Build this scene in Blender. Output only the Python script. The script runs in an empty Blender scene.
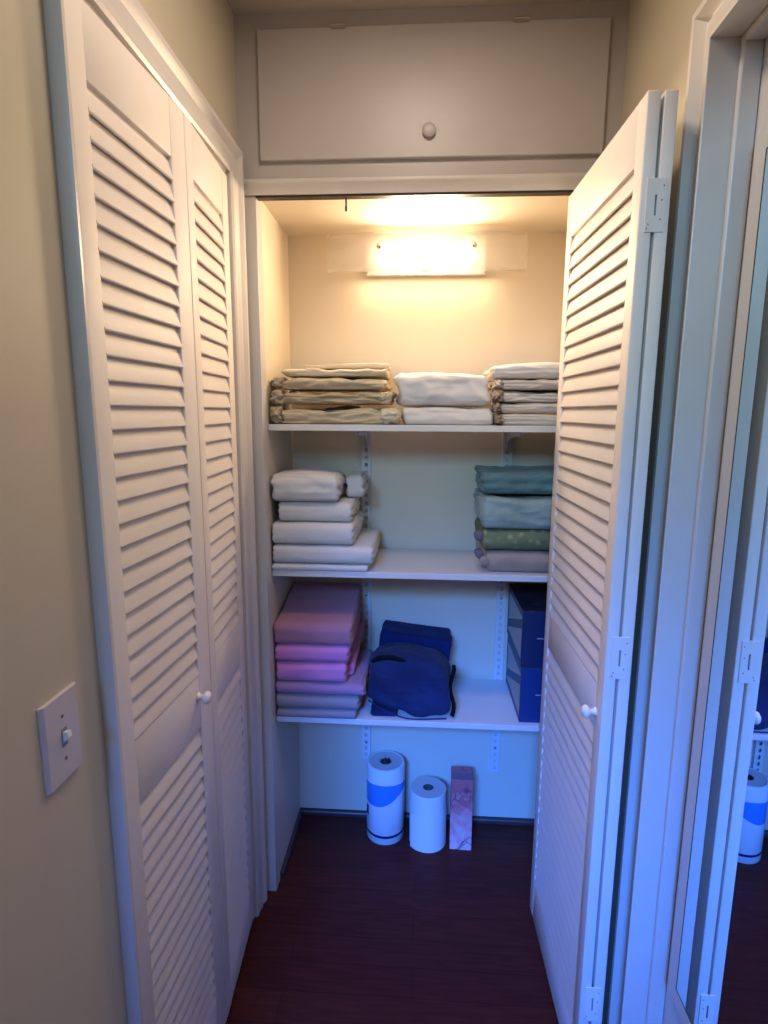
import bpy, bmesh, math, random
from mathutils import Vector, Matrix, noise
PI = math.pi
S = bpy.context.scene
COL = S.collection

# ------------------------------------------------------------------ camera
F_PX = 580.0
CAM_H = 1.47
pt, yw, rl = math.radians(9.8), math.radians(3.6), math.radians(0.31)
fw = Vector((-math.sin(yw) * math.cos(pt), math.cos(yw) * math.cos(pt), -math.sin(pt)))
rt = Vector((math.cos(yw), math.sin(yw), 0))
up = rt.cross(fw)
r2 = math.cos(rl) * rt + math.sin(rl) * up
u2 = -math.sin(rl) * rt + math.cos(rl) * up
cam = bpy.data.cameras.new('camera')
cam.sensor_fit = 'HORIZONTAL'
cam.sensor_width = 36
cam.lens = 36 * F_PX / 768
cam.clip_start = 0.01
co = bpy.data.objects.new('camera', cam)
COL.objects.link(co)
M = Matrix((r2, u2, -fw)).transposed().to_4x4()
M.translation = (0, 0, CAM_H)
co.matrix_world = M
S.camera = co

# ------------------------------------------------------------------ light, exposure
S.view_settings.view_transform = 'Standard'
S.view_settings.look = 'None'
S.view_settings.gamma = 1
S.view_settings.use_curve_mapping = False
S.view_settings.exposure = 0.0
W = bpy.data.worlds.new('world')
S.world = W
W.use_nodes = True
W.node_tree.nodes['Background'].inputs[0].default_value = (0.25, 0.45, 0.9, 1)
W.node_tree.nodes['Background'].inputs[1].default_value = 0.5


def area(name, loc, rot, sx, sy, power, color, spread=180):
    l = bpy.data.lights.new(name, 'AREA')
    l.shape = 'RECTANGLE'
    l.size, l.size_y = sx, sy
    l.energy = power
    l.color = color
    l.spread = math.radians(spread)
    o = bpy.data.objects.new(name, l)
    COL.objects.link(o)
    o.location = loc
    o.rotation_euler = rot
    return o


WIN = (-1.00, -0.10, 2.28, 2.88)      # unseen window, raised in an added tall stair hall to slope the daylight: x0 x1 z0 z1
wxm, wzm = (WIN[0] + WIN[1]) / 2, (WIN[2] + WIN[3]) / 2
wd = area('window_blue_sky', (wxm, -2.03, wzm), (0, 0, 0), WIN[1] - WIN[0] - 0.06, WIN[3] - WIN[2] - 0.04, 10.5, (0.02, 0.17, 1.0), 27)
wd.rotation_euler = Vector((0.78, 3.9, -2.70)).to_track_quat('-Z', 'Y').to_euler()
wd = area('window_daylight', (wxm, -2.01, wzm), (0, 0, 0), WIN[1] - WIN[0] - 0.06, WIN[3] - WIN[2] - 0.04, 6.2, (0.27, 0.56, 0.82), 60)
wd.rotation_euler = Vector((0.85, 3.9, -1.35)).to_track_quat('-Z', 'Y').to_euler()
area('room_fill_light', (-0.7, -1.0, 3.85), (0, 0, 0), 0.6, 0.6, 10, (1.0, 0.86, 0.74))  # added warm fill for the ambient level, no known fixture
area('hall_ceiling_light', (-0.02, 1.00, 2.395), (0, 0, 0), 0.22, 0.22, 4.2, (1.0, 0.83, 0.66))
LAMP_W = 0.19                           # closet lamp, built below with its fixture


# ------------------------------------------------------------------ materials
def lin(c):
    return tuple(((v / 255) / 12.92 if v / 255 <= 0.04045 else ((v / 255 + 0.055) / 1.055) ** 2.4) for v in c) + (1,)


class Mat:
    def __init__(s, name, base=(0.8, 0.8, 0.8), rough=0.5, metal=0.0, spec=0.5):
        s.m = bpy.data.materials.new(name)
        s.m.use_nodes = True
        s.nt = s.m.node_tree
        s.b = s.nt.nodes['Principled BSDF']
        s.b.inputs['Base Color'].default_value = (*base[:3], 1)
        s.b.inputs['Roughness'].default_value = rough
        s.b.inputs['Metallic'].default_value = metal
        s.b.inputs['Specular IOR Level'].default_value = spec
        s._c = None

    def n(s, t, **k):
        x = s.nt.nodes.new(t)
        for a, v in k.items():
            setattr(x, a, v)
        return x

    def l(s, a, b):
        s.nt.links.new(a, b)

    def coord(s, scale=(1, 1, 1), rot=(0, 0, 0)):
        c = s.n('ShaderNodeTexCoord')
        mp = s.n('ShaderNodeMapping')
        mp.inputs['Scale'].default_value = scale
        mp.inputs['Rotation'].default_value = rot
        s.l(c.outputs['Object'], mp.inputs['Vector'])
        return mp.outputs[0]

    def noise(s, scale, detail=3, rough=0.5, vec=None, dist=0.0):
        t = s.n('ShaderNodeTexNoise')
        t.inputs['Scale'].default_value = scale
        t.inputs['Detail'].default_value = detail
        t.inputs['Roughness'].default_value = rough
        t.inputs['Distortion'].default_value = dist
        s.l(vec if vec else s.coord(), t.inputs['Vector'])
        return t.outputs['Fac']

    def ramp(s, fac, stops, interp='LINEAR'):
        r = s.n('ShaderNodeValToRGB')
        r.color_ramp.interpolation = interp
        e = r.color_ramp.elements
        while len(e) < len(stops):
            e.new(0.5)
        for i, (p, c) in enumerate(stops):
            e[i].position = p
            e[i].color = (*c[:3], 1)
        s.l(fac, r.inputs[0])
        return r.outputs[0]

    def color(s, out):
        s.l(out, s.b.inputs['Base Color'])
        return s

    def bump(s, h, strength=0.2, dist=0.002):
        b = s.n('ShaderNodeBump')
        b.inputs['Strength'].default_value = strength
        b.inputs['Distance'].default_value = dist
        s.l(h, b.inputs['Height'])
        s.l(b.outputs[0], s.b.inputs['Normal'])
        return s


def paint(name, c, rough=0.45, var=0.04, bump=0.06, sc=6):
    m = Mat(name, c, rough)
    d = tuple(v * (1 - var) for v in c[:3])
    m.color(m.ramp(m.noise(sc, 4), [(0.35, d), (0.65, c)]))
    m.bump(m.noise(220, 3), bump, 0.0006)
    return m.m


def cloth(name, c, var=0.10, sc=9, fine=900, bs=0.35, sheen=0.2, c2=None, wrinkle=0.0):
    m = Mat(name, c, 0.92, spec=0.15)
    d = c2 if c2 else tuple(v * (1 - var) for v in c[:3])
    m.color(m.ramp(m.noise(sc, 4, 0.6), [(0.35, d), (0.65, c)]))
    m.bump(m.noise(fine, 2), bs, 0.0012)
    if wrinkle:
        bn = m.b.inputs['Normal'].links[0].from_node
        b2 = m.n('ShaderNodeBump')
        b2.inputs['Strength'].default_value = 1.0
        b2.inputs['Distance'].default_value = wrinkle
        rg = m.n('ShaderNodeTexNoise', noise_type='RIDGED_MULTIFRACTAL')
        rg.inputs['Scale'].default_value = 1.0
        rg.inputs['Detail'].default_value = 4
        rg.inputs['Distortion'].default_value = 0.8
        m.l(m.coord((11, 11, 30)), rg.inputs['Vector'])
        m.l(rg.outputs['Fac'], b2.inputs['Height'])
        m.l(b2.outputs[0], bn.inputs['Normal'])
    m.b.inputs['Sheen Weight'].default_value = sheen
    return m.m


M_WALL = paint('beige_wall_paint', (0.575, 0.515, 0.39), 0.6, 0.05, 0.12, 3)
M_CLOSET = paint('cream_closet_paint', (0.745, 0.655, 0.52), 0.6, 0.04, 0.1, 3)
M_CEIL = paint('ceiling_paint', (0.52, 0.46, 0.40), 0.7, 0.04)
M_TRIM = paint('white_trim_paint', (0.66, 0.62, 0.59), 0.35, 0.04)
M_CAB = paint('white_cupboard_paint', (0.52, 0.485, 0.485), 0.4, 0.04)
M_DOOR = paint('white_door_paint', (0.82, 0.745, 0.69), 0.55, 0.05)
M_SHELF = paint('white_shelf_laminate', (0.74, 0.70, 0.68), 0.32, 0.03)
M_METAL_W = paint('white_enamelled_steel', (0.72, 0.72, 0.74), 0.35, 0.03)
M_PLATE = Mat('grey_white_switch_plastic', (0.58, 0.53, 0.54), 0.3).m
M_TOGGLE = Mat('white_toggle_plastic', (0.80, 0.76, 0.72), 0.3).m
M_SCREW = Mat('screw_steel', (0.30, 0.28, 0.27), 0.4, 0.8).m
M_BRASS = Mat('aged_hinge_steel', (0.45, 0.40, 0.34), 0.4, 0.7).m
M_CHROME = Mat('brushed_nickel', (0.62, 0.58, 0.52), 0.25, 1.0).m
M_DARK = Mat('dark_iron', (0.05, 0.035, 0.025), 0.5, 0.3).m
M_MIRROR = Mat('mirror_silver', (0.80, 0.88, 0.88), 0.0, 1.0).m
M_BLACK = Mat('black_rubber_edge', (0.01, 0.01, 0.012), 0.6).m


def floor_mat():
    m = Mat('dark_cherry_floorboards', (0.03, 0.01, 0.01), 0.42)
    br = m.n('ShaderNodeTexBrick')
    br.offset = 0.37
    br.inputs['Scale'].default_value = 1
    br.inputs['Brick Width'].default_value = 0.9
    br.inputs['Row Height'].default_value = 0.083
    br.inputs['Mortar Size'].default_value = 0.0007
    br.inputs['Mortar Smooth'].default_value = 0.3
    br.inputs['Bias'].default_value = 0.0
    br.inputs['Color1'].default_value = (0.072, 0.0165, 0.0135, 1)
    br.inputs['Color2'].default_value = (0.090, 0.021, 0.0165, 1)
    br.inputs['Mortar'].default_value = (0.022, 0.007, 0.007, 1)
    m.l(m.coord(), br.inputs['Vector'])
    g = m.noise(7, 5, 0.6, m.coord((1.2, 16, 1)))
    mx = m.n('ShaderNodeMixRGB')
    mx.blend_type = 'MULTIPLY'
    mx.inputs[0].default_value = 0.75
    m.l(br.outputs['Color'], mx.inputs[1])
    m.l(m.ramp(g, [(0.3, (0.55, 0.5, 0.5)), (0.7, (1.25, 1.2, 1.15))]), mx.inputs[2])
    m.color(mx.outputs[0])
    m.bump(g, 0.08, 0.001)
    m.b.inputs['Specular IOR Level'].default_value = 0.15
    return m.m


M_FLOOR = floor_mat()
M_BASE = Mat('dark_wood_quarter_round', (0.060, 0.030, 0.028), 0.4).m


# ------------------------------------------------------------------ mesh helpers
def box(bm, x0, x1, y0, y1, z0, z1, bev=0.0, seg=2):
    vs = [bm.verts.new((x, y, z)) for x in (x0, x1) for y in (y0, y1) for z in (z0, z1)]
    idx = [(0, 1, 3, 2), (4, 6, 7, 5), (0, 4, 5, 1), (2, 3, 7, 6), (0, 2, 6, 4), (1, 5, 7, 3)]
    fs = [bm.faces.new([vs[i] for i in f]) for f in idx]
    if bev > 0:
        es = list({e for f in fs for e in f.edges})
        bmesh.ops.bevel(bm, geom=es, offset=bev, segments=seg, profile=0.5, affect='EDGES')


def prism(bm, pts, axis_a, axis_b, d, base=(0, 0, 0)):
    """extrude the 2-D outline pts, spanned by axis_a and axis_b, along vector d"""
    A, B, D, O = Vector(axis_a), Vector(axis_b), Vector(d), Vector(base)
    lo = [bm.verts.new(O + A * u + B * v) for u, v in pts]
    hi = [bm.verts.new(O + A * u + B * v + D) for u, v in pts]
    n = len(pts)
    bm.faces.new(lo[::-1])
    bm.faces.new(hi)
    for i in range(n):
        bm.faces.new([lo[i], lo[(i + 1) % n], hi[(i + 1) % n], hi[i]])


def lathe(bm, prof, seg=40, mat=None, cap=True):
    """profile of (radius, height) turned about z, then moved by mat"""
    rings = []
    mat = mat or Matrix()
    for r, z in prof:
        if r < 1e-6:
            rings.append([bm.verts.new(mat @ Vector((0, 0, z)))])
        else:
            rings.append([bm.verts.new(mat @ Vector((r * math.cos(2 * PI * i / seg), r * math.sin(2 * PI * i / seg), z)))
                          for i in range(seg)])
    for a, b in zip(rings, rings[1:]):
        for i in range(seg):
            j = (i + 1) % seg
            if len(a) == 1 and len(b) == 1:
                continue
            if len(a) == 1:
                bm.faces.new([a[0], b[j], b[i]])
            elif len(b) == 1:
                bm.faces.new([a[i], a[j], b[0]])
            else:
                bm.faces.new([a[i], a[j], b[j], b[i]])


def tube(bm, pts, r, seg=10, flat=1.0, nrm=None):
    """sweep a round (or flattened) section along pts"""
    pts = [Vector(p) for p in pts]
    rings = []
    for i, p in enumerate(pts):
        t = (pts[min(i + 1, len(pts) - 1)] - pts[max(i - 1, 0)]).normalized()
        ref = Vector(nrm) if nrm else (Vector((0, 0, 1)) if abs(t.z) < 0.9 else Vector((1, 0, 0)))
        a = t.cross(ref).normalized()
        b = t.cross(a).normalized()
        rr = r[i] if isinstance(r, (list, tuple)) else r
        rings.append([bm.verts.new(p + a * rr * math.cos(2 * PI * k / seg) + b * rr * flat * math.sin(2 * PI * k / seg))
                      for k in range(seg)])
    for a, b in zip(rings, rings[1:]):
        for k in range(seg):
            bm.faces.new([a[k], a[(k + 1) % seg], b[(k + 1) % seg], b[k]])
    bm.faces.new(rings[0][::-1])
    bm.faces.new(rings[-1])


def link(name, bm, m, parent=None, smooth=False, xf=None):
    bmesh.ops.recalc_face_normals(bm, faces=bm.faces)
    if xf is not None:
        bm.transform(xf)
    me = bpy.data.meshes.new(name)
    bm.to_mesh(me)
    bm.free()
    for mm in (m if isinstance(m, (list, tuple)) else [m]):
        me.materials.append(mm)
    if smooth:
        for p in me.polygons:
            p.use_smooth = True
    o = bpy.data.objects.new(name, me)
    COL.objects.link(o)
    if parent is not None:
        o.parent = parent
    return o


def smooth_by_angle(o, deg=35):
    me = o.data
    lim = math.radians(deg)
    for p in me.polygons:
        p.use_smooth = True
    bm = bmesh.new()
    bm.from_mesh(me)
    for e in bm.edges:
        if len(e.link_faces) == 2 and e.calc_face_angle(0) > lim:
            e.smooth = False
    bm.to_mesh(me)
    bm.free()
    return o


def tag(o, label, cat, group=None):
    o['label'] = label
    o['category'] = cat
    if group:
        o['group'] = group
    return o


def thing(name, label, cat, loc=(0, 0, 0), rz=0.0, group=None):
    o = bpy.data.objects.new(name, None)
    o.empty_display_size = 0.05
    COL.objects.link(o)
    o.location = loc
    o.rotation_euler = (0, 0, rz)
    return tag(o, label, cat, group)


def struct(name, bm, m, parent=None, smooth=False):
    o = link(name, bm, m, parent, smooth)
    o['kind'] = 'structure'
    return o


def B():
    return bmesh.new()


# ------------------------------------------------------------------ room shell
XL, XR = -0.468, 0.465          # corridor side walls
YF = 1.555                      # front face of the closet wall
YB = 1.914                      # closet back wall
IL, IR = -0.427, 0.450          # closet interior sides
ZC, ZIC, ZR = 2.41, 2.012, 3.95           # hall ceiling, closet ceiling
YE = 0.35                       # near end of the left wall
YR = -2.0                       # rear wall of the room behind
XO = -2.6                       # far left wall of that room
T = 0.10

b = B(); box(b, XO - T, XR + 0.35, YR - 0.3, YB + T, -0.08, 0.0)
struct('floor', b, M_FLOOR)
b = B(); box(b, XL - T, XR + T, 0.25, YF + 0.06, ZC, ZC + 0.1)
box(b, XO - T, XR + T, YR - T, 0.25, ZR, ZR + 0.1)
struct('ceiling', b, M_CEIL)

# left wall with the louvred-closet opening
LY0, LY1, LZ = 0.801, 1.452, 2.022
b = B()
box(b, XL - T, XL, YE, LY0, 0, ZC)
box(b, XL - T, XL, LY1, YB + T, 0, ZC)
box(b, XL - T, XL, LY0, LY1, LZ, ZC)
struct('wall_left', b, M_WALL)
# space behind the louvred doors
b = B()
box(b, XL - 0.62, XL - 0.60, 0.5, 1.7, 0, ZC)
box(b, XL - 0.60, XL - T, 0.36, 0.50, 0, ZC)
box(b, XL - 0.60, XL - T, 1.70, 1.72, 0, ZC)
struct('wall_side_closet', b, M_WALL)
b = B()
box(b, XO, XL - T, 0.25, YE, 0, ZR)
struct('wall_room_side', b, M_WALL)
b = B(); box(b, XO - T, XO, YR - T, YE, 0, ZR)
struct('wall_room_left', b, M_WALL)

# right wall with the doorway
DY0, DY1, DZ = 0.22, 1.042, 2.045
b = B()
box(b, XR, XR + T, YR, DY0, 0, ZR)
box(b, XR, XR + T, DY1, YB + T, 0, ZC)
box(b, XR, XR + T, DY0, DY1, DZ, ZC)
struct('wall_right', b, M_WALL)
# rear wall with window
b = B()
wx0, wx1, wz0, wz1 = WIN
box(b, XO, wx0, YR - T, YR, 0, ZR)
box(b, wx1, XR + T, YR - T, YR, 0, ZR)
box(b, wx0, wx1, YR - T, YR, 0, wz0)
box(b, wx0, wx1, YR - T, YR, wz1, ZR)
struct('wall_rear', b, M_WALL)
b = B()
fwid = 0.05
for (x0, x1, z0, z1) in ((wx0 - fwid, wx0, wz0 - fwid, wz1 + fwid), (wx1, wx1 + fwid, wz0 - fwid, wz1 + fwid),
                         (wx0, wx1, wz1, wz1 + fwid), (wx0, wx1, wz0 - fwid, wz0)):
    box(b, x0, x1, YR, YR + 0.018, z0, z1, 0.003)
struct('window_1', b, M_TRIM)

# added wall piece out of view over the hall entry, cuts off high window light
b = B(); box(b, XL - T, XR, 0.25, 0.35, 2.14, ZR)
struct('wall_light_cutoff', b, M_WALL)

# closet interior
b = B(); box(b, IL - 0.05, IR + 0.05, YB, YB + 0.06, 0, ZIC + 0.05)
struct('wall_closet_back', b, M_CLOSET)
b = B(); box(b, XL, IL, YF + 0.002, YB, 0, ZIC)
struct('wall_closet_left', b, M_CLOSET)
b = B(); box(b, IR, XR, YF + 0.002, YB, 0, ZIC)
struct('wall_closet_right', b, M_CLOSET)
b = B(); box(b, XL, XR, YF + 0.03, YB, ZIC, ZIC + 0.04)
struct('ceiling_closet', b, M_CLOSET)
# wall above the closet opening (white framed face)
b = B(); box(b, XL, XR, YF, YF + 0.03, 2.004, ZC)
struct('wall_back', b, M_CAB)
# jamb strips either side of the opening
b = B(); box(b, XL, IL, YF - 0.004, YF + 0.002, 0, 2.004, 0.0015)
box(b, IL - 0.001, IL + 0.0015, YF - 0.004, YF + 0.045, 0, 2.0, 0.001)
struct('trim_1', b, M_TRIM)
b = B(); box(b, IR - 0.022, XR, YF - 0.004, YF + 0.002, 0, 2.004, 0.0015)
struct('trim_2', b, M_TRIM)
# head trim with a rounded ledge, and the dark track line beneath it
b = B()
prism(b, [(0, 2.004), (0.010, 2.004), (0.012, 2.022), (0.017, 2.028), (0.019, 2.034), (0.016, 2.039), (0, 2.041)],
      (0, -1, 0), (0, 0, 1), (XR - XL, 0, 0), (XL, YF, 0))
o = struct('trim_3', b, M_TRIM); smooth_by_angle(o, 50)
b = B(); box(b, IL + 0.002, IR - 0.023, YF - 0.006, YF + 0.018, 1.999, 2.004, 0.001)
track = link('sliding_track', b, M_DARK)
tag(track, 'thin dark metal door track under the head of the closet opening', 'track')
b = B(); lathe(b, [(0.0, 0.0), (0.0030, 0.001), (0.0030, 0.012), (0.0022, 0.013), (0.0022, 0.032)], 12)
pin = link('guide_pin', b, M_DARK, None, True)
pin.location = (-0.198, YF + 0.006, 1.967)
tag(pin, 'small dark pin hanging from the track at the left of the closet head', 'pin')


# quarter-round at the closet floor
def qround(name, p, d, n):
    b = B()
    pr = [(0, 0), (0.014, 0)] + [(0.014 * math.cos(a), 0.006 + 0.014 * math.sin(a)) for a in [i * PI / 10 for i in range(6)]]
    prism(b, pr, n, (0, 0, 1), d, p)
    o = struct(name, b, M_BASE)
    return smooth_by_angle(o, 50)


qround('baseboard_back', (IL, YB, 0), (IR - IL, 0, 0), (0, -1, 0))
qround('baseboard_left', (IL, YF + 0.05, 0), (0, YB - YF - 0.065, 0), (1, 0, 0))


# moulded casings (swept with mitres)
def casing(name, side_x, inward, y0, y1, ztop, width, m, th=0.019, nw=1.0, foot=0.0):
    """casing round the opening y0..y1 in the wall plane x = side_x, standing proud along `inward`"""
    w = width
    prof = [(0.004, 0), (0.004, 0.009), (0.010, 0.0125), (0.020, 0.0115), (0.030, 0.0125), (0.038, 0.0155),
            (0.044, 0.0150), (0.048, 0.0115), (0.052, 0.0150), (w - 0.016, th), (w - 0.006, th), (w - 0.001, th - 0.004), (w, 0)]
    b = B()
    st = []
    for (yy, zz, oy, oz) in ((y0, foot, -nw, 0), (y0, ztop, -nw, 1), (y1, ztop, 1, 1), (y1, foot, 1, 0)):
        st.append([b.verts.new((side_x + inward * v, yy + oy * u, zz + oz * u)) for u, v in prof])
    n = len(prof)
    for a, c in zip(st, st[1:]):
        for i in range(n):
            b.faces.new([a[i], a[(i + 1) % n], c[(i + 1) % n], c[i]])
    b.faces.new(st[0]); b.faces.new(st[-1][::-1])
    o = struct(name, b, m)
    return smooth_by_angle(o, 30)


casing('trim_4', XL, 1, LY0, LY1, LZ, 0.078, M_TRIM, 0.021, 0.36)
casing('trim_5', XR, -1, DY0, DY1, DZ, 0.078, M_TRIM, 0.029)
# jamb lining of the louvred-closet opening
b = B()
box(b, XL - T, XL + 0.001, LY0 - 0.001, LY0 + 0.003, 0, LZ)
box(b, XL - T, XL + 0.001, LY1 - 0.003, LY1 + 0.001, 0, LZ)
box(b, XL - T, XL + 0.001, LY0, LY1, LZ - 0.003, LZ + 0.001)
struct('trim_6', b, M_TRIM)
# jamb and stop of the right doorway
XD = 0.515
SY = 1.030
b = B()
jx0 = XR - 0.0285
box(b, jx0, XR + T, DY1 - 0.001, DY1 + 0.004, 0, DZ, 0.0015)
box(b, jx0, XR + T, DY0 - 0.004, DY0 + 0.001, 0, DZ)
box(b, jx0, XR + T, DY0, DY1, DZ - 0.001, DZ + 0.004)
box(b, 0.483, XD - 0.0005, SY, DY1 - 0.001, 0, DZ - 0.001, 0.003)
box(b, 0.483, XD - 0.0005, DY0 + 0.001, DY0 + 0.012, 0, DZ - 0.001, 0.003)
box(b, 0.483, XD - 0.0005, DY0 + 0.012, SY, DZ - 0.013, DZ - 0.001, 0.003)
struct('trim_7', b, M_TRIM)

# ------------------------------------------------------------------ overhead cupboard
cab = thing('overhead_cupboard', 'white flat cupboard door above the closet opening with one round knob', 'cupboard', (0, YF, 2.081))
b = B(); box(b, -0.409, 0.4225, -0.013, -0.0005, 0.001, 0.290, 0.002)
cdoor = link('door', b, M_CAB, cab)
b = B(); lathe(b, [(0, 0.013), (0.010, 0.0125), (0.0155, 0.0105), (0.0165, 0.008), (0.0150, 0.005), (0.010, 0.003), (0.009, 0), (0, 0)], 28,
               Matrix.Translation((0.007, -0.013, 0.058)) @ Matrix.Rotation(PI / 2, 4, 'X'))
link('knob', b, M_CAB, cdoor, True)
for hx in (-0.212, 0.218):
    b = B()
    box(b, hx - 0.017, hx + 0.017, -0.0165, -0.0130, 0.284, 0.291, 0.0008)
    tube(b, [(hx - 0.017, -0.0165, 0.2925), (hx + 0.017, -0.0165, 0.2925)], 0.0028, 10)
    box(b, hx - 0.017, hx + 0.017, -0.0030, -0.0005, 0.291, 0.300, 0.0006)
    link('hinge', b, M_BRASS, cab)


# ------------------------------------------------------------------ louvred bifold doors
def louver_panel(parent, w, h, t, stile, secs, xf, stile2=None):
    """panel: local x = width, front face at y=0 looking to -y, thickness t; secs = louvre fields (z0, z1)"""
    b = B()
    s2 = stile2 or stile
    box(b, 0, stile, 0, t, 0, h, 0.0022, 3)
    box(b, w - s2, w, 0, t, 0, h, 0.0022, 3)
    zs = [0.0] + [z for s in sorted(secs) for z in s] + [h]
    for i in range(0, len(zs), 2):
        box(b, stile - 0.001, w - s2 + 0.001, 0.0006, t - 0.0006, zs[i], zs[i + 1], 0.0018)
    p = link('panel', b, M_DOOR, parent, xf=xf)
    smooth_by_angle(p, 40)
    b = B()
    for z0, z1 in secs:
        n = round((z1 - z0) / 0.0365)
        pitch = (z1 - z0) / n
        for k in range(n):
            zc = z0 + (k + 0.5) * pitch
            hh, th = pitch * 0.575, 0.0030
            dy = 0.0055
            # section: front-lower edge to back-upper edge, rounded
            d = Vector((0, 2 * dy, 2 * hh)).normalized()
            nn = Vector((0, -d.z, d.y))
            c = Vector((0, 0.0070, zc))
            L = math.hypot(dy, hh)
            sec = []
            for a in range(7):
                g = -PI / 2 + PI * a / 6
                sec.append(c + d * (L - th + th * math.cos(g)) + nn * (-th * math.sin(g)))
            for a in range(7):
                g = PI / 2 + PI * a / 6
                sec.append(c + d * (-(L - th) + th * math.cos(g)) + nn * (-th * math.sin(g)))
            lo = [b.verts.new((stile - 0.002, v.y, v.z)) for v in sec]
            hi = [b.verts.new((w - s2 + 0.002, v.y, v.z)) for v in sec]
            m_ = len(sec)
            for i in range(m_):
                b.faces.new([lo[i], lo[(i + 1) % m_], hi[(i + 1) % m_], hi[i]])
            b.faces.new(lo[::-1]); b.faces.new(hi)
    s = link('louvers', b, M_DOOR, p, xf=xf)
    smooth_by_angle(s, 50)
    return p


def door_frame(x0, y0, x1, y1):
    """matrix taking the panel's local x along (x0,y0)->(x1,y1); front (-y) lies to the right of that run"""
    a = math.atan2(y1 - y0, x1 - x0)
    return Matrix.Translation((x0, y0, 0)) @ Matrix.Rotation(a, 4, 'Z')


def knob_mesh(mat, s=1.0):
    b = B()
    lathe(b, [(0, 0.031), (0.007, 0.0303), (0.0125, 0.027), (0.0150, 0.022), (0.0135, 0.017), (0.008, 0.0135), (0.006, 0.010),
              (0.007, 0.004), (0.0105, 0.001), (0.0105, 0), (0, 0)], 28, mat @ Matrix.Scale(s, 4))
    return b


SEC_L = [(0.115, 0.800), (0.918, 1.895)]
left = thing('bifold_door', 'closed white louvered bifold door in the left wall beside the light switch', 'door', (-0.46, 1.13, 0.018))
# front faces +x: run from far to near  => right-hand side of direction (0,+1) is +x
m1 = Matrix.Translation((0.46, -1.13, 0)) @ door_frame(-0.4640, 0.804, -0.446, 1.1495)
m2 = Matrix.Translation((0.46, -1.13, 0)) @ door_frame(-0.446, 1.1525, -0.4645, 1.4475)
p1 = louver_panel(left, 0.346, 1.995, 0.026, 0.046, SEC_L, m1, 0.057)
p2 = louver_panel(left, 0.2955, 1.995, 0.026, 0.040, SEC_L, m2, 0.048)
kb = knob_mesh(m1 @ Matrix.Translation((0.281, 0, 0.872)) @ Matrix.Rotation(PI / 2, 4, 'X'), 0.9)
link('knob', kb, M_DOOR, p1, True)
b = B()
for z in (0.25, 1.0, 1.78):
    box(b, 0.341, 0.351, 0.0255, 0.0290, z - 0.035, z + 0.035, 0.001)
link('hinge', b, M_METAL_W, left, xf=m1)

right = thing('bifold_door', 'open white louvered bifold door folded flat against the right wall', 'door', (0.38, 1.30, 0.015))
RZ = [(0.115, 0.835), (0.928, 1.868)]
inv = Matrix.Translation((-0.38, -1.30, 0))
# visible panel looks to -x : run from far (y1) to near (y0)
n1 = inv @ door_frame(0.3465, 1.537, 0.3565, 1.062)
n2 = inv @ door_frame(0.4055, 1.062, 0.4075, 1.537)
q1 = louver_panel(right, 0.475, 1.969, 0.022, 0.040, RZ, n1)
q2 = louver_panel(right, 0.475, 1.969, 0.022, 0.040, RZ, n2)
kb = knob_mesh(n1 @ Matrix.Translation((0.440, 0, 0.868)) @ Matrix.Rotation(PI / 2, 4, 'X'), 0.9)
link('knob', kb, M_DOOR, q1, True)
for z in (1.795, 0.998, 0.219):
    b = B()
    for xa, xb in ((0.3655, 0.3800), (0.3830, 0.3975)):
        box(b, xa, xb, 1.0600, 1.0622, z - 0.042, z + 0.042, 0.0008)
    box(b, 0.3795, 0.3835, 1.0600, 1.0625, z - 0.042, z - 0.016)
    box(b, 0.3795, 0.3835, 1.0600, 1.0625, z + 0.016, z + 0.042)
    h_ = link('hinge', b, M_DOOR, right, xf=inv)
    b = B()
    for xx, zz in ((0.371, -0.030), (0.369, -0.036), (0.393, 0.030), (0.391, 0.008), (0.390, -0.022)):
        lathe(b, [(0, 0.0009), (0.0010, 0.0007), (0.0016, 0.0)], 10, Matrix.Translation((xx, 1.0601, z + zz)) @ Matrix.Rotation(PI / 2, 4, 'X'))
    link('screws', b, M_SCREW, h_, True, xf=inv)
for (yy) in (1.515,):
    b = B(); lathe(b, [(0, 0), (0.004, 0), (0.004, 0.016), (0.003, 0.0175), (0, 0.0175)], 12, Matrix.Translation((0.397, yy, 1.969)))
    link('pivot_pin', b, M_SCREW, right, True, xf=inv)

# ------------------------------------------------------------------ mirrored door in the right doorway
md = thing('mirrored_door', 'white door with a tall mirror set in the right doorway', 'door', (XD, 0.64, 0.008))
b = B()
box(b, 0, 0.035, DY0 + 0.004 - 0.64, DY1 - 0.004 - 0.64, 0, DZ - 0.018, 0.001)
link('slab', b, M_TRIM, md)
MY0, MY1, MZ0, MZ1 = 0.36 - 0.64, 0.9648 - 0.64, 0.385, 1.847
FW = 0.033
b = B()
for (a0, a1, c0, c1) in ((MY0 - FW, MY0, MZ0 - FW, MZ1 + FW), (MY1, MY1 + FW, MZ0 - FW, MZ1 + FW), (MY0, MY1, MZ0 - FW, MZ0), (MY0, MY1, MZ1, MZ1 + FW)):
    box(b, -0.016, -0.0002, a0, a1, c0, c1, 0.0015)
link('mirror_frame', b, M_TRIM, md)
b = B(); box(b, -0.0155, -0.010, MY0 + 0.0018, MY1 - 0.0018, MZ0 + 0.0018, MZ1 - 0.0018)
link('mirror', b, M_MIRROR, md)
b = B()
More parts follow.
